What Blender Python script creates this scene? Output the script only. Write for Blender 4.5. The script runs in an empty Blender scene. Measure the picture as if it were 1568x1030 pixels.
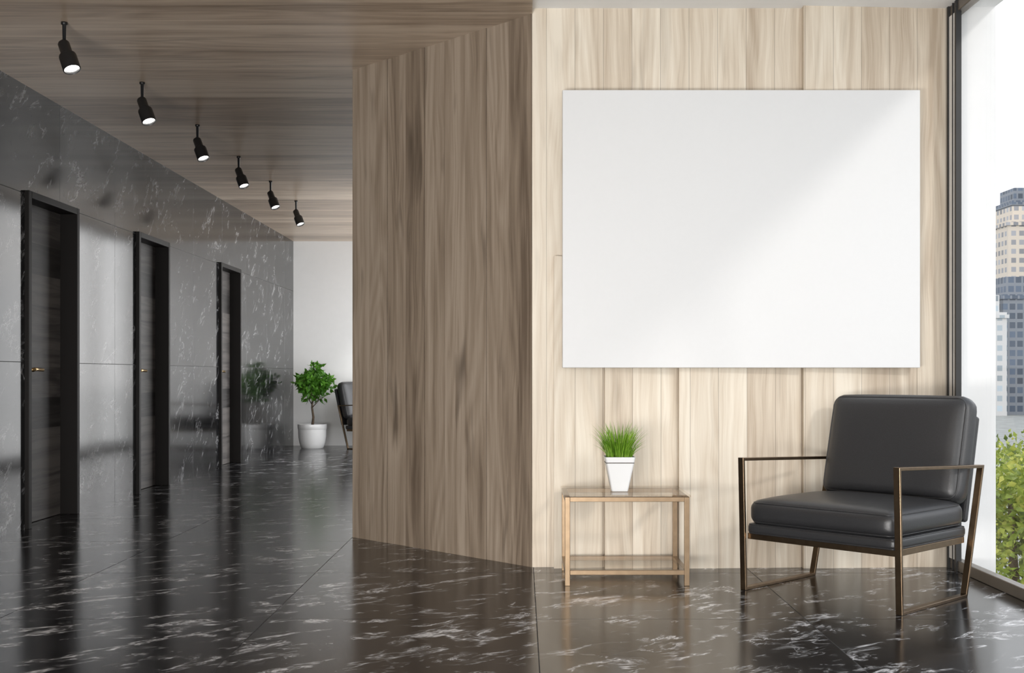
import bpy, bmesh, math, random
from mathutils import Vector, Matrix
random.seed(7)
S = bpy.context.scene
COL = S.collection
try:
    S.view_settings.view_transform = 'Standard'
    S.view_settings.look = 'None'
except Exception: pass
S.view_settings.exposure = 0.0

# ------------------------------------------------------------------ node helpers
class NB:
    def __init__(s, name):
        s.m = bpy.data.materials.new(name); s.m.use_nodes = True
        s.t = s.m.node_tree; s.t.nodes.clear()
        s.out = s.t.nodes.new('ShaderNodeOutputMaterial')
    def n(s, typ, **kw):
        nd = s.t.nodes.new(typ)
        for k, v in kw.items(): setattr(nd, k, v)
        return nd
    def set(s, sock, v):
        if isinstance(v, bpy.types.NodeSocket): s.t.links.new(v, sock)
        elif v is not None:
            if isinstance(v, (tuple, list)) and len(v) == 3 and sock.type == 'RGBA': v = (*v, 1)
            sock.default_value = v
    def math(s, op, a, b=None, c=None, clamp=False):
        nd = s.n('ShaderNodeMath', operation=op, use_clamp=clamp)
        s.set(nd.inputs[0], a)
        if b is not None: s.set(nd.inputs[1], b)
        if c is not None: s.set(nd.inputs[2], c)
        return nd.outputs[0]
    def coord(s):
        tc = s.n('ShaderNodeTexCoord'); sp = s.n('ShaderNodeSeparateXYZ')
        s.t.links.new(tc.outputs['Object'], sp.inputs[0])
        return tc.outputs['Object'], sp.outputs[0], sp.outputs[1], sp.outputs[2]
    def comb(s, x, y, z):
        nd = s.n('ShaderNodeCombineXYZ')
        for i, v in enumerate((x, y, z)): s.set(nd.inputs[i], v)
        return nd.outputs[0]
    def noise(s, vec, scale=1, detail=4, rough=.5, dist=0.0):
        nd = s.n('ShaderNodeTexNoise'); s.set(nd.inputs['Vector'], vec)
        nd.inputs['Scale'].default_value = scale; nd.inputs['Detail'].default_value = detail
        nd.inputs['Roughness'].default_value = rough; nd.inputs['Distortion'].default_value = dist
        return nd.outputs['Fac']
    def ramp(s, fac, stops, interp='LINEAR'):
        nd = s.n('ShaderNodeValToRGB'); s.set(nd.inputs[0], fac)
        cr = nd.color_ramp; cr.interpolation = interp
        while len(cr.elements) > 1: cr.elements.remove(cr.elements[0])
        cr.elements[0].position = stops[0][0]
        c = stops[0][1]; cr.elements[0].color = (*c, 1) if isinstance(c, tuple) else (c, c, c, 1)
        for p, c in stops[1:]:
            e = cr.elements.new(p); e.color = (*c, 1) if isinstance(c, tuple) else (c, c, c, 1)
        return nd.outputs[0]
    def mix(s, fac, a, b, blend='MIX'):
        nd = s.n('ShaderNodeMix', data_type='RGBA', blend_type=blend)
        s.set(nd.inputs['Factor'], fac)
        s.set(nd.inputs[6], a); s.set(nd.inputs[7], b)
        return nd.outputs[2]
    def principled(s, color, rough=.5, metal=0, spec=.5, ior=1.5, bump=None, bstr=.1, bdist=.01, coat=0, emis=None, estr=0, sheen=0):
        p = s.n('ShaderNodeBsdfPrincipled')
        s.set(p.inputs['Base Color'], color); s.set(p.inputs['Roughness'], rough)
        s.set(p.inputs['Metallic'], metal); p.inputs['Specular IOR Level'].default_value = spec
        p.inputs['IOR'].default_value = ior
        p.inputs['Coat Weight'].default_value = coat
        if emis is not None:
            s.set(p.inputs['Emission Color'], emis); p.inputs['Emission Strength'].default_value = estr
        if bump is not None:
            b = s.n('ShaderNodeBump'); s.set(b.inputs['Height'], bump)
            b.inputs['Strength'].default_value = bstr; b.inputs['Distance'].default_value = bdist
            s.t.links.new(b.outputs[0], p.inputs['Normal'])
        s.t.links.new(p.outputs[0], s.out.inputs[0])
        return s.m

def plain(name, color, rough=.5, metal=0, spec=.5, var=.06, nscale=12, bstr=0.0, emis=None, estr=0):
    b = NB(name); v, x, y, z = b.coord()
    nz = b.noise(v, nscale, 3)
    lo = tuple(c * (1 - var) for c in color); hi = tuple(min(1, c * (1 + var)) for c in color)
    col = b.ramp(nz, [(.3, lo), (.7, hi)])
    return b.principled(col, rough, metal, spec, bump=nz if bstr else None, bstr=bstr, emis=emis, estr=estr)

def wood(name, across, along, pw, dark, mid, light, rough=.45, seam=.5, knots=.5, varp=.25, off=0.0, broad=.7, seed=0.0):
    b = NB(name); v, x, y, z = b.coord(); ax = {'x': x, 'y': y, 'z': z}
    A = b.math('ADD', ax[across], off); L = ax[along]
    q = b.math('DIVIDE', A, pw); idx = b.math('FLOOR', q); fr = b.math('FRACT', q)
    wn = b.n('ShaderNodeTexWhiteNoise', noise_dimensions='1D'); b.set(wn.inputs['W'], b.math('ADD', idx, .5 + seed))
    r = wn.outputs['Value']
    Lo = b.math('MULTIPLY_ADD', r, 23.0, L)
    off2 = b.math('MULTIPLY', r, 9.0)
    # gentle waviness of the fibres
    wav = b.noise(b.comb(b.math('MULTIPLY', A, 3.0), b.math('MULTIPLY', Lo, 1.3), off2), 1.0, 2, .5)
    Aw = b.math('MULTIPLY_ADD', b.math('SUBTRACT', wav, .5), .09, A)
    n1 = b.noise(b.comb(b.math('MULTIPLY', Aw, 13.0), b.math('MULTIPLY', Lo, .5), off2), 1.0, 3, .5, .25)
    nw = b.noise(b.comb(b.math('MULTIPLY', A, 4.5), b.math('MULTIPLY', Lo, .42), off2), 1.0, 1, .4, .2)
    ring = b.math('PINGPONG', b.math('MULTIPLY', nw, 22.0), 1.0)
    n2 = b.noise(b.comb(b.math('MULTIPLY', Aw, 75.0), b.math('MULTIPLY', Lo, 1.2), off2), 1.0, 4, .6)
    n3 = b.noise(b.comb(b.math('MULTIPLY', Aw, 300.0), b.math('MULTIPLY', Lo, 5.0), off2), 1.0, 2, .6)
    f = b.math('MULTIPLY', n1, broad)
    f = b.math('MULTIPLY_ADD', ring, .13, f)
    f = b.math('MULTIPLY_ADD', n2, .44, f)
    f = b.math('MULTIPLY_ADD', n3, .24, f)
    f = b.math('MULTIPLY_ADD', b.math('SUBTRACT', r, .5), varp, f)
    base = (broad + .44 + .24) * .5 + .065
    col = b.ramp(f, [(base - .25, dark), (base, mid), (base + .22, light)])
    # elongated knots / heart streaks
    vk = b.comb(b.math('MULTIPLY', Aw, 10.0), b.math('MULTIPLY', Lo, 1.25), b.math('ADD', off2, 40.0))
    nk = b.noise(vk, 1.0, 2, .5, .5)
    k = b.ramp(nk, [(.60, 0.0), (.68, .45), (.78, 1.0)])
    k = b.math('MULTIPLY', k, knots)
    kd = tuple(c * .55 for c in dark)
    col = b.mix(k, col, kd)
    edge = b.math('PINGPONG', fr, .5)
    sm = b.math('LESS_THAN', edge, .0016 / pw)
    sm2 = b.math('MULTIPLY', sm, seam)
    col = b.mix(sm2, col, tuple(c * .35 for c in dark))
    return b.principled(col, b.math('MULTIPLY_ADD', n2, .15, rough - .07), 0, .5, bump=b.math('SUBTRACT', n2, sm), bstr=.12, bdist=.004)

def marble(name, plane, rough, tile=1.09, o1=0., o2=0., base=(.012, .012, .014), ior=1.5, vein=.75, gout=.5, vs=1.0, gcol=(.004, .004, .004), w=1.0, mt=0.0):
    b = NB(name); v, x, y, z = b.coord(); ax = {'x': x, 'y': y, 'z': z}
    U = ax[plane[0]]; V = ax[plane[1]]
    qu = b.math('DIVIDE', b.math('SUBTRACT', U, o1), tile); qv = b.math('DIVIDE', b.math('SUBTRACT', V, o2), tile)
    iu = b.math('FLOOR', qu); iv = b.math('FLOOR', qv)
    wn = b.n('ShaderNodeTexWhiteNoise', noise_dimensions='2D'); b.set(wn.inputs['Vector'], b.comb(iu, iv, 0.))
    off = b.math('MULTIPLY', wn.outputs['Value'], 4.0)
    P = b.comb(U, V, off)
    cl = b.noise(P, 3.0, 5, .6)
    R1 = b.comb(b.math('ADD', b.math('MULTIPLY', U, .8), b.math('MULTIPLY', V, .6)),
                b.math('ADD', b.math('MULTIPLY', U, -1.3), b.math('MULTIPLY', V, 1.75)), off)
    def ridge(P, sc, ww, det, dist):
        n = b.noise(P, sc, det, .62, dist)
        d = b.math('ABSOLUTE', b.math('SUBTRACT', n, .5))
        ww = ww * w
        return b.ramp(d, [(0.0, 1.0), (ww * .6, .75), (ww * 1.4, .25), (ww * 3.5, 0.0)])
    r1 = ridge(R1, 2.0 * vs, .018, 5, .6)
    r2 = ridge(R1, 4.2 * vs, .020, 4, 1.0)
    m1 = b.ramp(b.noise(R1, 3.0 * vs, 3, .6, .5), [(.50 + mt, 0.), (.62 + mt, 1.)])
    m2 = b.ramp(b.noise(b.comb(V, U, off), 3.6 * vs, 3, .6, .5), [(.53 + mt, 0.), (.66 + mt, 1.)])
    vv = b.math('MAXIMUM', b.math('MULTIPLY', r1, m1), b.math('MULTIPLY', b.math('MULTIPLY', r2, m2), .8))
    vv = b.math('MULTIPLY', vv, vein)
    c0 = b.ramp(cl, [(.35, base), (.75, tuple(min(1, c * 2.2 + .003) for c in base))])
    col = b.mix(vv, c0, (.80, .80, .82))
    eu = b.math('PINGPONG', b.math('FRACT', qu), .5); ev = b.math('PINGPONG', b.math('FRACT', qv), .5)
    g = b.math('LESS_THAN', b.math('MINIMUM', eu, ev), .0022 / tile)
    col = b.mix(b.math('MULTIPLY', g, gout), col, gcol)
    rg = b.math('MULTIPLY_ADD', cl, .06, rough - .03)
    rg = b.math('MULTIPLY_ADD', g, .4, rg)
    return b.principled(col, rg, 0, .5, ior=ior, bump=b.math('MULTIPLY', g, -1.0), bstr=.3, bdist=.003)

# ------------------------------------------------------------------ materials
M = {}
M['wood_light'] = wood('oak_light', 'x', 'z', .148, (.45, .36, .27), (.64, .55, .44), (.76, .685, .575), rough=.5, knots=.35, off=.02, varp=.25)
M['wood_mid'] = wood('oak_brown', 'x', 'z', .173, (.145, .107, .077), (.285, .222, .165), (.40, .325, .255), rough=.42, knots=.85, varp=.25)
M['wood_ceil'] = wood('oak_ceiling', 'y', 'x', .23, (.29, .215, .155), (.49, .38, .285), (.65, .53, .415), rough=.33, knots=.5, varp=.40)
M['door'] = wood('door_wenge', 'z', 'y', .21, (.016, .014, .013), (.052, .046, .044), (.12, .108, .10), rough=.5, knots=.3, varp=.45, seam=.2)
M['floor'] = marble('marble_floor', 'xy', .18, 1.1, .06, 4.74 - 1.1 * 10, base=(.007, .007, .008), ior=1.43, vein=.85, mt=.018, vs=1.12, w=.85)
M['wallm'] = marble('marble_wall', 'yz', .12, 1.09, 8.06 - 1.09 * 12, 1.08 - 1.09 * 2, base=(.005, .005, .0055), ior=1.44, vein=.30, w=.8, mt=.005)
M['white'] = plain('white_paint', (.80, .80, .80), .6, var=.01)
M['ceilw'] = plain('ceiling_white_paint', (.93, .93, .93), .7, var=.01)
M['canvas'] = plain('canvas_white', (.70, .70, .705), .5, var=.004, nscale=40)
M['black'] = plain('black_metal', (.012, .012, .013), .35, spec=.5)
M['frame'] = plain('door_frame_black', (.007, .0055, .005), .5, spec=.2)
M['bronze'] = plain('bronze_metal', (.22, .155, .098), .32, metal=1, var=.08, nscale=30)
M['brass'] = plain('brass_metal', (.75, .52, .25), .25, metal=1)
M['winf'] = plain('window_aluminium', (.20, .175, .15), .35, metal=.7)
M['wing'] = plain('window_gasket', (.02, .02, .02), .5)
M['winlight'] = plain('window_rail_light', (.80, .78, .75), .4)
M['leather'] = plain('black_leather', (.026, .026, .028), .40, spec=.6, nscale=220, var=.15, bstr=.06)
M['pot'] = plain('white_ceramic', (.78, .78, .78), .25, var=.01)
M['soil'] = plain('soil', (.04, .028, .018), .9, var=.4, nscale=60)
M['bark'] = plain('bark', (.10, .07, .045), .8, var=.4, nscale=50)
M['ground'] = plain('exterior_paving', (.30, .30, .28), .9, var=.2, nscale=.5)
M['lamp'] = plain('lamp_lens', (1, 1, 1), .3, emis=(1, .97, .92), estr=9)

def leafmat(name, c1, c2, c3, sc):
    b = NB(name); v, x, y, z = b.coord()
    n = b.noise(v, sc, 3, .6)
    col = b.ramp(n, [(.3, c1), (.5, c2), (.7, c3)])
    m = b.principled(col, .4, 0, .4)
    p = [q for q in b.t.nodes if q.type == 'BSDF_PRINCIPLED'][0]
    tr = b.n('ShaderNodeBsdfTranslucent'); b.set(tr.inputs[0], col)
    mx = b.n('ShaderNodeMixShader'); mx.inputs[0].default_value = .3
    b.t.links.new(p.outputs[0], mx.inputs[1]); b.t.links.new(tr.outputs[0], mx.inputs[2])
    b.t.links.new(mx.outputs[0], b.out.inputs[0]); return m
M['leaf'] = leafmat('tree_leaf', (.035, .12, .012), (.08, .23, .022), (.15, .36, .04), 14)
M['grass'] = leafmat('grass_blade', (.09, .21, .015), (.19, .37, .03), (.34, .54, .07), 20)
M['leafout'] = leafmat('park_leaf', (.05, .09, .02), (.26, .33, .045), (.62, .60, .13), 1.9)

def glassmat(name, tint, refl=.9):
    b = NB(name); v, x, y, z = b.coord()
    fr = b.n('ShaderNodeFresnel'); fr.inputs[0].default_value = 1.45
    geo = b.n('ShaderNodeNewGeometry')
    front = b.math('SUBTRACT', 1.0, geo.outputs['Backfacing'])
    t = b.n('ShaderNodeBsdfTransparent'); t.inputs[0].default_value = (*tint, 1)
    g = b.n('ShaderNodeBsdfGlossy'); g.inputs['Roughness'].default_value = 0.0
    mx = b.n('ShaderNodeMixShader')
    b.set(mx.inputs[0], b.math('MULTIPLY', b.math('MULTIPLY', fr.outputs[0], refl), front))
    b.t.links.new(t.outputs[0], mx.inputs[1]); b.t.links.new(g.outputs[0], mx.inputs[2])
    b.t.links.new(mx.outputs[0], b.out.inputs[0]); return b.m
M['glass'] = glassmat('window_glass', (.99, .99, .99), .6)
M['tglass'] = glassmat('table_glass', (.93, .90, .86), .9)

def building(name, wall, win, sx, sz, tx=.35, tz=.4):
    b = NB(name); v, x, y, z = b.coord()
    h = b.math('ADD', x, y)
    fu = b.math('FRACT', b.math('DIVIDE', h, sx)); fz = b.math('FRACT', b.math('DIVIDE', z, sz))
    w = b.math('MULTIPLY', b.math('GREATER_THAN', fu, tx), b.math('GREATER_THAN', fz, tz))
    wn = b.n('ShaderNodeTexWhiteNoise', noise_dimensions='2D')
    b.set(wn.inputs['Vector'], b.comb(b.math('FLOOR', b.math('DIVIDE', h, sx)), b.math('FLOOR', b.math('DIVIDE', z, sz)), 0.))
    wc = b.mix(wn.outputs['Value'], win, tuple(min(1, c * 2.6) for c in win))
    col = b.mix(w, wall, wc)
    return b.principled(col, .6, 0, .3)
BM = [building('facade_cream', (.62, .54, .45), (.16, .16, .17), 1.5, 1.7, .4, .45),
      building('facade_grey', (.20, .22, .25), (.04, .055, .08), 1.3, 1.6, .25, .35),
      building('facade_blue', (.12, .16, .21), (.03, .05, .09), 1.4, 2.0, .2, .25),
      building('facade_white', (.60, .59, .58), (.20, .23, .25), 1.6, 1.7, .45, .45)]

# ------------------------------------------------------------------ mesh helpers
def link(ob, parent=None):
    COL.objects.link(ob)
    if parent: ob.parent = parent
    return ob
def obj(name, verts, faces, mat, parent=None, smooth=False):
    me = bpy.data.meshes.new(name); me.from_pydata([tuple(v) for v in verts], [], faces); me.update()
    mats = mat if isinstance(mat, (list, tuple)) else [mat]
    for m in mats: me.materials.append(m)
    if smooth:
        for p in me.polygons: p.use_smooth = True
    return link(bpy.data.objects.new(name, me), parent)
def empty(name, loc=(0, 0, 0), rz=0):
    e = bpy.data.objects.new(name, None); e.location = loc; e.rotation_euler = (0, 0, rz); e.empty_display_size = .2
    COL.objects.link(e); return e
BF = [(0, 3, 2, 1), (4, 5, 6, 7), (0, 1, 5, 4), (1, 2, 6, 5), (2, 3, 7, 6), (3, 0, 4, 7)]
class MB:
    def __init__(s): s.v = []; s.f = []
    def box(s, x0, x1, y0, y1, z0, z1):
        n = len(s.v)
        s.v += [(x0, y0, z0), (x1, y0, z0), (x1, y1, z0), (x0, y1, z0), (x0, y0, z1), (x1, y0, z1), (x1, y1, z1), (x0, y1, z1)]
        s.f += [tuple(n + i for i in f) for f in BF]; return s
    def prism(s, poly, z0, z1):
        n = len(s.v); k = len(poly)
        s.v += [(x, y, z0) for x, y in poly] + [(x, y, z1) for x, y in poly]
        s.f.append(tuple(n + i for i in reversed(range(k)))); s.f.append(tuple(n + k + i for i in range(k)))
        for i in range(k):
            j = (i + 1) % k; s.f.append((n + i, n + j, n + k + j, n + k + i))
        return s
    def tube(s, pts, rads, seg=10, cap=True):
        n0 = len(s.v); pts = [Vector(p) for p in pts]
        if not isinstance(rads, (list, tuple)): rads = [rads] * len(pts)
        for i, p in enumerate(pts):
            d = (pts[min(i + 1, len(pts) - 1)] - pts[max(i - 1, 0)])
            if d.length < 1e-9: d = Vector((0, 0, 1))
            d.normalize()
            up = Vector((0, 0, 1)) if abs(d.z) < .9 else Vector((1, 0, 0))
            a = d.cross(up).normalized(); b = d.cross(a).normalized()
            for k in range(seg):
                t = 2 * math.pi * k / seg
                s.v.append(tuple(p + (a * math.cos(t) + b * math.sin(t)) * rads[i]))
        for i in range(len(pts) - 1):
            for k in range(seg):
                k2 = (k + 1) % seg; A = n0 + i * seg; B = A + seg
                s.f.append((A + k, A + k2, B + k2, B + k))
        if cap:
            s.f.append(tuple(n0 + k for k in range(seg))[::-1]); e = n0 + (len(pts) - 1) * seg
            s.f.append(tuple(e + k for k in range(seg)))
        return s
    def lathe(s, prof, seg=40, c=(0, 0, 0)):
        n = len(s.v)
        for r, z in prof:
            for k in range(seg):
                t = 2 * math.pi * k / seg; s.v.append((c[0] + r * math.cos(t), c[1] + r * math.sin(t), c[2] + z))
        for i in range(len(prof) - 1):
            for k in range(seg):
                k2 = (k + 1) % seg; A = n + i * seg; B = A + seg
                s.f.append((A + k, A + k2, B + k2, B + k))
        return s
    def make(s, name, mat, parent=None, smooth=False, bevel=0, bseg=2):
        o = obj(name, s.v, s.f, mat, parent, smooth)
        bm = bmesh.new(); bm.from_mesh(o.data); bmesh.ops.recalc_face_normals(bm, faces=bm.faces); bm.to_mesh(o.data); bm.free()
        if bevel:
            m = o.modifiers.new('bevel', 'BEVEL'); m.width = bevel; m.segments = bseg; m.limit_method = 'ANGLE'
        return o

def cushion(name, w, d, h, r, bulge, mat, parent, loc, rx=0, n=18):
    """rounded, crowned cushion with piping"""
    vs = []; fs = []; hx, hy, hz = w / 2, d / 2, h / 2; idx = {}
    def remap(t):
        return math.sin(t * math.pi / 2)
    def pt(p):
        P = Vector((p[0] * hx, p[1] * hy, p[2] * hz))
        q = Vector([max(-(a - r), min(a - r, c)) for a, c in zip((hx, hy, hz), P)])
        dd = P - q
        if dd.length > 1e-9: dd = dd.normalized() * r
        o = q + dd
        sx, sy, sz = p
        o.z += sz * bulge * (1 - sx ** 4) * (1 - sy ** 4) * (1 if abs(sz) > .5 else abs(sz))
        o.x += sx * bulge * .35 * (1 - sz ** 2) * (1 - sy ** 4)
        o.y += sy * bulge * .35 * (1 - sz ** 2) * (1 - sx ** 4)
        return o
    def vid(p):
        k = tuple(round(c, 5) for c in p)
        if k not in idx: idx[k] = len(vs); vs.append(pt(p))
        return idx[k]
    g = [remap(-1 + 2 * i / n) for i in range(n + 1)]
    for axis in range(3):
        for sgn in (-1, 1):
            for i in range(n):
                for j in range(n):
                    q = []
                    for a, c in ((g[i], g[j]), (g[i + 1], g[j]), (g[i + 1], g[j + 1]), (g[i], g[j + 1])):
                        p = [0, 0, 0]; p[axis] = sgn; p[(axis + 1) % 3] = a; p[(axis + 2) % 3] = c
                        q.append(vid(p))
                    if sgn < 0: q = q[::-1]
                    fs.append(tuple(q))
    o = obj(name, vs, fs, mat, parent, True); o.location = loc; o.rotation_euler = (rx, 0, 0)
    mb = MB()
    for sz in (-1, 1):
        pts = []; rr = r * .9; e = r * .28
        X, Y = hx - e, hy - e
        for cx, cy, a0 in ((X - rr, Y - rr, 0), (-X + rr, Y - rr, 90), (-X + rr, -Y + rr, 180), (X - rr, -Y + rr, 270)):
            for k in range(6):
                a = math.radians(a0 + 90 * k / 5)
                pts.append((cx + rr * math.cos(a), cy + rr * math.sin(a), sz * (hz - e)))
        pts.append(pts[0]); mb.tube(pts, .0035, 6, cap=False)
    p = mb.make(name + '_piping', mat, parent, True); p.location = loc; p.rotation_euler = (rx, 0, 0)
    return o

# ------------------------------------------------------------------ room shell
XR = 2.207; XL = -3.21; YB = 6.02; YE = 16.3; Y0 = -3.0; ZW = 2.87; ZC = 2.90
XC = -1.04; YC = 7.13; XP = .054
MB().box(-3.41, 2.32, Y0, YE + .12, -.2, 0).make('floor', M['floor'])
wc = MB().prism([(XL - .2, Y0), (XP, Y0), (XP, YB + .05), (XC + .02, YC + .06), (XC + .02, YE + .12), (XL - .2, YE + .12)], ZW, 3.1)
wc.make('ceiling_wood', M['wood_ceil'])
MB().box(XP, XR + .24, Y0, YB + .28, ZC, 3.1).make('ceiling', M['ceilw'])
MB().box(XL - .2, XC + .1, YE, YE + .12, 0, ZW).make('wall_end', M['white'])

doors = [(7.49, 8.35), (9.65, 10.50), (12.29, 13.17)]; DT = 2.19
wl = MB(); yc = Y0
for a, c in doors:
    wl.box(XL - .15, XL, yc, a, 0, ZW); wl.box(XL - .15, XL, a, c, DT, ZW); yc = c
wl.box(XL - .15, XL, yc, YE, 0, ZW)
wl.make('wall_left', M['wallm'])
for i, (a, c) in enumerate(doors):
    e = empty('door_%d' % (i + 1), (XL, (a + c) / 2, 0)); hw = (c - a) / 2
    f = MB(); t = .045
    f.box(-.15, .028, -hw, -hw + t, 0, DT); f.box(-.15, .028, hw - t, hw, 0, DT); f.box(-.15, .028, -hw + t, hw - t, DT - t, DT)
    f.box(-.15, -.135, -hw + t, hw - t, .0, DT - t)
    f.make('frame', M['frame'], e, bevel=.003)
    MB().box(-.135, -.095, -hw + t, hw - t, .004, DT - t).make('leaf', M['door'], e)
    h = MB(); yh = -hw + t + .15; zh = 1.03
    h.tube([(-.096, yh, zh), (-.086, yh, zh)], .028, 20)
    h.tube([(-.09, yh, zh), (-.04, yh, zh), (-.032, yh + .01, zh), (-.03, yh + .035, zh + .004), (-.03, yh + .16, zh)], [.014, .014, .014, .013, .012], 10)
    h.make('handle', M['brass'], e, True)

wb = MB(); wb.box(XP, XR + .0, YB, YB + .14, 0, ZC)
def wedge(x0, x1, tl, tr, z0, z1):
    wb.prism([(x0, YB + .001), (x0, YB - tl), (x1, YB - tr), (x1, YB + .001)][::-1], z0, z1)
wedge(.166, .418, .045, .012, 0, 1.61)
wedge(.428, .803, .048, .012, 0, 2.2)
wedge(.810, 1.446, .048, .012, 0, 2.2)
wedge(1.452, 2.03, .045, .006, 0, ZC)
wb.make('wall_back', M['wood_light'])
L = math.hypot(XP - XC, YC - YB); ang = math.atan2(YB - YC, XP - XC)
wa = MB(); nb = 9; bw = L / nb
for i in range(nb):
    o_ = random.uniform(-.004, .004)
    wa.box(i * bw + .0006, (i + 1) * bw - .0006, o_, .10, 0, ZW)
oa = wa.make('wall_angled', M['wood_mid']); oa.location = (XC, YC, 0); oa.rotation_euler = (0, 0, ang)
MB().prism([(XC, YC + .06), (XP + .1, YB + .14), (XR + .2, YB + .14), (XR + .2, 11.5), (XC, 11.5)], 0, 3.1).make('wall_core', M['white'])

def window(name, axis, pos, a0, a1, z0, z1, muls, fr=.05, dep=.10):
    e = empty(name, (0, 0, 0)); f = MB()
    def bx(u0, u1, d0, d1, zz0, zz1, m=f):
        if axis == 'x': m.box(d0, d1, u0, u1, zz0, zz1)
        else: m.box(u0, u1, d0, d1, zz0, zz1)
    d0, d1 = (pos, pos + dep)
    bx(a0, a1, d0, d1, z0, z0 + fr); bx(a0, a1, d0, d1, z1 - fr, z1)
    for m in muls:
        bx(m - fr / 2, m + fr / 2, d0, d1, z0 + fr, z1 - fr)
    f.make('frame', M['winf'], e, bevel=.004)
    g = MB(); mid = (d0 + d1) / 2
    bx(a0, a1, mid - .004, mid + .004, z0 + fr, z1 - fr, g)
    g.make('pane', M['glass'], e)
    return e
w1 = window('window_1', 'x', XR + .004, Y0, YB - .02, 0, ZC, [Y0 + .03, -1.4, .2, 1.8, 3.4], fr=.055, dep=.05)
MB().box(XR, XR + .024, YB - .115, YB - .03, .055, ZC - .055).make('corner_jamb', M['winlight'], w1)
MB().box(XR - .004, XR + .024, YB - .135, YB - .115, 0, ZC).box(XR - .006, XR + .02, YB - .03, YB - .01, 0, ZC).box(XR - .004, XR + .01, YB - .086, YB - .080, 0, ZC).make('corner_gasket', M['wing'], w1)
window('rear_fill_window', 'y', Y0 - .1, XL, XR + .1, 0, 2.86, [XL + .03, -1.6, 0, 1.2, XR + .07], fr=.06)  # unseen rear glazing, added so sky light fills the room frontally
window('window_3', 'x', XC, 11.5, YE, 0, ZW, [11.53, 13.1, 14.7, YE - .03], fr=.05)
MB().box(XR + .06, XR + .245, YB - .02, YB + .14, -6, ZC).make('pilaster_exterior', M['white'])

cv = MB().box(.208, 2.037, 5.930, 5.968, 1.034, 2.454).make('wall_canvas', M['canvas'], bevel=.003)

# ------------------------------------------------------------------ spotlights
def spot(name, y):
    e = empty(name, (-2.43, y, ZW)); b = MB()
    b.lathe([(0, 0), (.017, 0), (.017, -.012), (.010, -.016), (.0085, -.10), (0, -.10)], 20)
    d = Vector((.37, -.25, -.9)).normalized()
    c = Vector((0, 0, -.125))
    q = d.to_track_quat('Z', 'Y')
    def lat(prof, off):
        m = MB().lathe(prof, 28); m.v = [tuple(q @ Vector(v) + off) for v in m.v]; return m
    b.make('stem', M['black'], e, True)
    k = MB().tube([(0, 0, -.095), (0, 0, -.135)], [.014, .014], 14); k.make('joint', M['black'], e, True)
    body = lat([(0, -.02), (.026, -.02), (.030, -.012), (.030, .045), (.033, .05), (.033, .056), (.043, .062), (.0455, .07), (.0455, .152), (.041, .155), (.038, .150), (.037, .138)], c)
    o = body.make('housing', M['black'], e, True)
    m = o.modifiers.new('es', 'EDGE_SPLIT'); m.split_angle = math.radians(40)
    lens = lat([(.0375, .140), (.02, .1425), (0, .143)], c); lens.make('lens', M['lamp'], e, True)
    ld = bpy.data.lights.new(name + '_bulb', 'SPOT'); ld.energy = 12; ld.spot_size = math.radians(75); ld.spot_blend = .7
    ld.color = (1, .95, .88); ld.shadow_soft_size = .03
    lo = bpy.data.objects.new('bulb', ld); COL.objects.link(lo); lo.parent = e
    lo.location = c + d * .17; lo.rotation_euler = (-d).to_track_quat('Z', 'Y').to_euler()
for i in range(6): spot('ceiling_spotlight' if i == 0 else 'ceiling_spotlight.%03d' % i, 6.16 + 1.265 * i)

# ------------------------------------------------------------------ armchair
def armchair(name, loc, rz):
    e = empty(name, loc, rz); W = .391; ty = -.294
    loop = [(0, 0), (.588, 0), (.757, .585), (-.02, .615)]
    th = .014
    def offs(poly, t):
        out = []; n = len(poly)
        for i in range(n):
            p0 = Vector(poly[i - 1]); p = Vector(poly[i]); p1 = Vector(poly[(i + 1) % n])
            a = (p - p0).normalized(); c = (p1 - p).normalized()
            na = Vector((-a.y, a.x)); nc = Vector((-c.y, c.x))
            bis = (na + nc).normalized(); out.append(p + bis * (t / bis.dot(na)))
        return out
    inn = offs(loop, th)
    for nm, sx in (('side_frame_left', -1), ('side_frame_right', 1)):
        m = MB(); x0 = sx * W - .015; x1 = sx * W + .015
        for x in (x0, x1):
            for p in loop: m.v.append((x, p[0] + ty, p[1]))
            for p in inn: m.v.append((x, p[0] + ty, p[1]))
        for i in range(4):
            k = (i + 1) % 4
            m.f += [(i, k, 4 + k, 4 + i), (8 + i, 12 + i, 12 + k, 8 + k), (i, 8 + i, 8 + k, k), (4 + i, 4 + k, 12 + k, 12 + i)]
        m.make(nm, M['bronze'], e, bevel=.002)
    r = MB(); xi = W - .015
    r.box(-xi, xi, ty + .015, ty + .033, .238, .266); r.box(-xi, xi, ty + .60, ty + .618, .238, .266)
    r.box(-xi, -xi + .014, ty + .033, ty + .60, .238, .266); r.box(xi - .014, xi, ty + .033, ty + .60, .238, .266)
    r.make('seat_rails', M['bronze'], e, bevel=.002)
    cushion('seat_base', .745, .645, .05, .018, .002, M['leather'], e, (0, ty + .325, .288))
    cushion('seat', .735, .64, .110, .040, .024, M['leather'], e, (0, ty + .322, .364))
    th_ = math.radians(14.3)
    cushion('backrest', .715, .50, .125, .050, .022, M['leather'], e, (0, ty + .705, .648), rx=math.radians(90) - th_)
    cushion('back_shell', .66, .50, .03, .012, .0, M['leather'], e, (0, ty + .795, .56), rx=math.radians(90) - th_)
    return e
armchair('armchair', (1.509, 5.299, 0), math.radians(-46.5))
armchair('armchair.001', (-1.88, 15.72, 0), math.radians(60))

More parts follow.
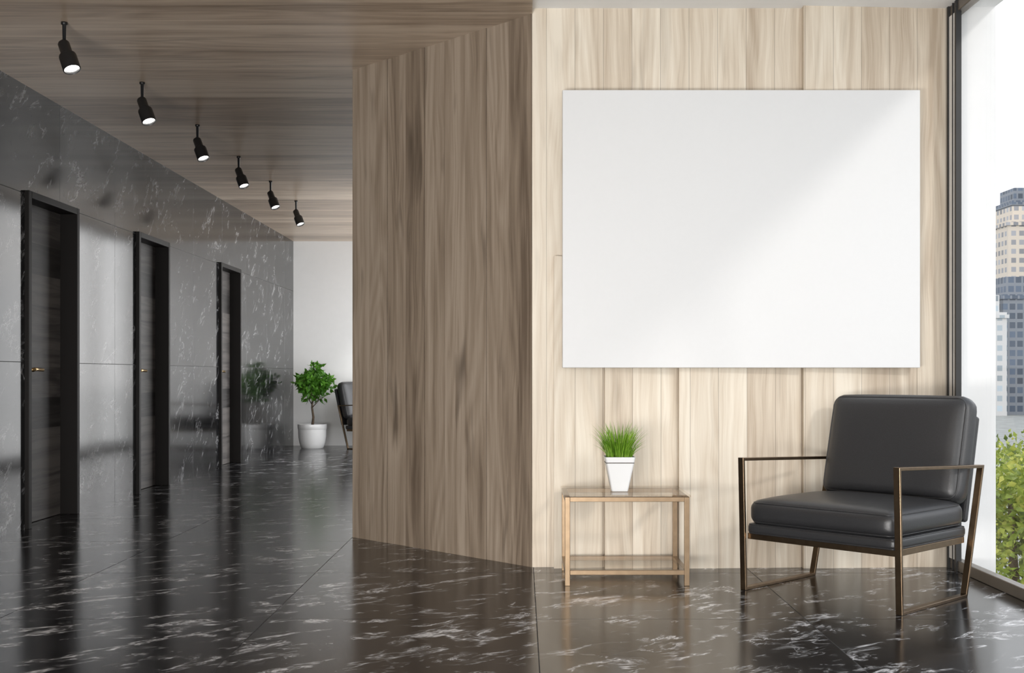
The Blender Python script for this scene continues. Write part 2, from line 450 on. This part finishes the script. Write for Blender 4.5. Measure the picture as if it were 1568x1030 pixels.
# ------------------------------------------------------------------ side table
t = empty('side_table', (.4985, 5.705, 0)); tw, td = .2945, .225; s = .024; m = MB()
for sx in (-1, 1):
    for sy in (-1, 1):
        x0 = sx * tw; y0 = sy * td
        m.box(min(x0, x0 - sx * s), max(x0, x0 - sx * s), min(y0, y0 - sy * s), max(y0, y0 - sy * s), 0, .42)
for z0 in (.398, .052):
    z1 = z0 + .022
    for sy in (-1, 1):
        y0 = sy * td; m.box(-tw + s, tw - s, min(y0, y0 - sy * s), max(y0, y0 - sy * s), z0, z1)
    for sx in (-1, 1):
        x0 = sx * tw; m.box(min(x0, x0 - sx * s), max(x0, x0 - sx * s), -td + s, td - s, z0, z1)
m.make('frame', M['bronze'], t, bevel=.0015)
MB().box(-tw - .006, tw + .006, -td - .006, td + .006, .42, .430).make('glass_top', M['tglass'], t, bevel=.002)
MB().box(-tw + s, tw - s, -td + s, td - s, .066, .074).make('glass_shelf', M['tglass'], t)

# ------------------------------------------------------------------ potted grass
g = empty('potted_grass', (.476, 5.67, .430)); m = MB()
def sq(hw, z, r=.012, k=4):
    out = []
    for cx, cy, a0 in ((1, 1, 0), (-1, 1, 90), (-1, -1, 180), (1, -1, 270)):
        for i in range(k + 1):
            a = math.radians(a0 + 90 * i / k); out.append((cx * (hw - r) + r * math.cos(a), cy * (hw - r) + r * math.sin(a), z))
    return out
rings = [sq(.036, 0, .008), sq(.040, .002, .01), sq(.0735, .166, .012), sq(.0745, .170, .012), sq(.0715, .170, .011), sq(.070, .150, .011), ]
n = len(rings[0])
for rg in rings: m.v += rg
for i in range(len(rings) - 1):
    for k in range(n):
        m.f.append((i * n + k, i * n + (k + 1) % n, (i + 1) * n + (k + 1) % n, (i + 1) * n + k))
m.f.append(tuple(range(n))[::-1])
o = m.make('pot', M['pot'], g, True); es = o.modifiers.new('es', 'EDGE_SPLIT'); es.split_angle = math.radians(35)
MB().prism([(a, b) for a, b, c in sq(.069, 0)], .14, .155).make('soil', M['soil'], g)
m = MB()
for i in range(400):
    a = random.uniform(0, 2 * math.pi); r0 = .062 * math.sqrt(random.random())
    bx, by = r0 * math.cos(a), r0 * math.sin(a)
    h = random.uniform(.09, .21) * (1.05 - r0 * 3); lean = random.uniform(.0, .055) + r0 * .75
    if i % 9 == 0: h += .03
    aa = a + random.uniform(-.6, .6); w = random.uniform(.0018, .0034); pa = random.uniform(0, math.pi)
    dx, dy = math.cos(pa) * w, math.sin(pa) * w; n0 = len(m.v)
    for k in range(5):
        u = k / 4; ww = (1 - u ** 2) + .02
        px = bx + math.cos(aa) * lean * u ** 2; py = by + math.sin(aa) * lean * u ** 2; pz = .15 + h * (u - .12 * u * u * (lean * 10))
        m.v += [(px - dx * ww, py - dy * ww, pz), (px + dx * ww, py + dy * ww, pz)]
    for k in range(4): m.f.append((n0 + 2 * k, n0 + 2 * k + 1, n0 + 2 * k + 3, n0 + 2 * k + 2))
obj('grass', m.v, m.f, M['grass'], g, True)

# ------------------------------------------------------------------ leaves
def leaves(m, c, rad, n, size, shell=.55, squash=1.0, xmin=None):
    for i in range(n):
        d = Vector([random.gauss(0, 1) for _ in range(3)]).normalized()
        r = rad * (shell + (1 - shell) * random.random())
        p = Vector(c) + Vector((d.x * r, d.y * r, d.z * r * squash))
        out = (d + Vector([random.gauss(0, .5) for _ in range(3)]) + Vector((0, 0, -.2))).normalized()
        side = out.cross(Vector([random.gauss(0, 1) for _ in range(3)])).normalized(); nr = out.cross(side)
        L_ = size * random.uniform(.7, 1.25); w = L_ * .30; n0 = len(m.v)
        vv = [tuple(p), tuple(p + out * L_ * .4 + side * w + nr * L_ * .06), tuple(p + out * L_ + nr * -L_ * .12),
                tuple(p + out * L_ * .4 - side * w + nr * L_ * .06), tuple(p + out * L_ * .45)]
        if xmin is not None and (min(q[0] for q in vv) < xmin or max(q[0] for q in vv) > -xmin): continue
        m.v += vv
        m.f += [(n0, n0 + 1, n0 + 4), (n0 + 1, n0 + 2, n0 + 4), (n0 + 2, n0 + 3, n0 + 4), (n0 + 3, n0, n0 + 4)]
pt = empty('potted_tree', (-2.845, 15.75, 0)); m = MB()
m.lathe([(0, 0), (.140, 0), (.152, .01), (.172, .07), (.186, .15), (.190, .255), (.194, .26), (.197, .30), (.195, .325), (.180, .325), (.178, .28), (0, .28)], 40)
o = m.make('pot', M['pot'], pt, True); es = o.modifiers.new('es', 'EDGE_SPLIT'); es.split_angle = math.radians(35)
MB().lathe([(0, .29), (.17, .288), (.178, .28)], 24).make('soil', M['soil'], pt)
m = MB(); m.tube([(0, 0, .27), (.015, 0, .42), (-.005, .01, .55), (.01, 0, .72), (0, 0, .9)], [.02, .016, .014, .012, .005], 8)
for k in range(9):
    a = k * 2.4; m.tube([(0, 0, .55 + .03 * k), (.1 * math.cos(a), .1 * math.sin(a), .66 + .03 * k), (.2 * math.cos(a), .2 * math.sin(a), .72 + .03 * k)], [.007, .005, .002], 6)
m.make('trunk', M['bark'], pt, True)
m = MB()
for k in range(50):
    d = Vector([random.gauss(0, 1) for _ in range(3)]).normalized(); r = random.uniform(.05, .25)
    leaves(m, (d.x * r, d.y * r, .88 + d.z * r * .86), .085, 25, .08, .3, xmin=-.345)
obj('foliage', m.v, m.f, M['leaf'], pt)

# ------------------------------------------------------------------ exterior
MB().box(-300, 500, -200, 600, -6.4, -6).make('ground_exterior', M['ground'])
random.seed(11)
def park_tree(i, x, y, h, r):
    e = empty('park_tree' if i == 0 else 'park_tree.%03d' % i, (x, y, -6))
    m = MB(); m.tube([(0, 0, 0), (.1, 0, h * .35), (0, .1, h * .8)], [.2, .14, .04], 8); m.make('trunk', M['bark'], e, True)
    m = MB()
    for k in range(26):
        d = Vector([random.gauss(0, 1) for _ in range(3)]).normalized(); rr = r * random.uniform(.3, .8)
        leaves(m, (d.x * rr, d.y * rr, h - r + d.z * rr), r * .38, 110, .17, .5)
    obj('foliage', m.v, m.f, M['leafout'], e)
pos = [(9.3, 22, 5.9, 1.8), (11.8, 25, 6.0, 2.0), (8.6, 17.5, 4.3, 1.5), (14.5, 27, 6.2, 2.1), (12.0, 19, 4.6, 1.8), (17, 22, 5.2, 2), (11.5, 31, 5.8, 2.2), (15.5, 34, 6.1, 2.3), (20, 30, 6, 2.3), (7.6, 13.5, 3.4, 1.3), (10.5, 12.5, 3.6, 1.5), (13, 9, 4, 1.7)]
for i, (x, y, h, r) in enumerate(pos): park_tree(i, x, y, h, r)
blds = [(96.4, 225, 10, 14, 36, 0), (105, 246, 7, 12, 43, 1), (86.6, 205, 7.2, 10, 21, 1), (80.4, 200, 3.2, 8, 17.5, 3), (113, 240, 9, 14, 40, 3),
        (125, 230, 14, 14, 50, 2), (145, 220, 18, 14, 34, 3), (165, 200, 16, 16, 44, 0), (180, 160, 20, 20, 36, 1), (190, 120, 20, 20, 42, 3), (200, 70, 22, 22, 38, 2), (205, 20, 24, 24, 46, 0)]
for i, (x, y, w, d, h, k) in enumerate(blds):
    m = MB(); m.box(-w / 2, w / 2, -d / 2, d / 2, 0, h); m.box(-w * .3, w * .3, -d * .3, d * .3, h, h + 3); m.box(-w / 2 - .3, w / 2 + .3, -d / 2 - .3, d / 2 + .3, h - 1, h - .4)
    o = m.make('city_building' if i == 0 else 'city_building.%03d' % i, BM[k]); o.location = (x, y, -6)

# ------------------------------------------------------------------ light
w = bpy.data.worlds.new('sky'); S.world = w; w.use_nodes = True; nt = w.node_tree; nt.nodes.clear()
tc = nt.nodes.new('ShaderNodeTexCoord'); sp = nt.nodes.new('ShaderNodeSeparateXYZ'); cr = nt.nodes.new('ShaderNodeValToRGB')
bg = nt.nodes.new('ShaderNodeBackground'); ow = nt.nodes.new('ShaderNodeOutputWorld')
nt.links.new(tc.outputs['Generated'], sp.inputs[0]); nt.links.new(sp.outputs[2], cr.inputs[0]); nt.links.new(cr.outputs[0], bg.inputs[0]); nt.links.new(bg.outputs[0], ow.inputs[0])
cr.color_ramp.elements[0].position = 0; cr.color_ramp.elements[0].color = (1, 1, 1, 1)
cr.color_ramp.elements[1].position = .8; cr.color_ramp.elements[1].color = (.82, .90, 1, 1)
bg.inputs[1].default_value = 1.7
sd = bpy.data.lights.new('sun', 'SUN'); sd.energy = .75; sd.angle = math.radians(5); sd.color = (1, .97, .92)
so = bpy.data.objects.new('sun', sd); COL.objects.link(so); so.location = (20, -20, 20)
so.rotation_euler = (-Vector((-.5, 1, -.5))).to_track_quat('Z', 'Y').to_euler()
def area(name, loc, target, sx, sy, power, color=(1, 1, 1)):
    a = bpy.data.lights.new(name, 'AREA'); a.shape = 'RECTANGLE'; a.size = sx; a.size_y = sy; a.energy = power; a.color = color
    o = bpy.data.objects.new(name, a); COL.objects.link(o); o.location = loc
    o.rotation_euler = (Vector(target) - Vector(loc)).to_track_quat('-Z', 'Y').to_euler(); return o
area('softbox_fill', (-.2, -2.2, 1.3), (-.2, 6, 1.7), 3.4, 2.0, 160, (1, .99, .97))  # added fill light behind the camera, brightens back wall and room
area('uplight_fill', (-1.6, .2, .25), (-1.6, 5.6, 2.9), 2.2, .8, 230, (1, .98, .95))  # unseen fill light, added low down to lift the wood ceiling
area('courtyard_fill', (-.85, 13.9, 1.45), (-3.2, 13.9, 1.45), 4.6, 2.7, 110, (1, 1, 1))  # added fill outside the corridor glazing, brightens corridor and marble reflection

# ------------------------------------------------------------------ camera
cd = bpy.data.cameras.new('camera'); cam = bpy.data.objects.new('camera', cd); COL.objects.link(cam)
cam.location = (0, 0, 1.0); cam.rotation_euler = (math.radians(90), 0, 0)
cd.sensor_width = 36; cd.sensor_fit = 'HORIZONTAL'; cd.lens = 36 * 1776 / 1568
cd.shift_x = -15 / 1568; cd.shift_y = 58 / 1568; cd.clip_end = 1000
S.camera = cam
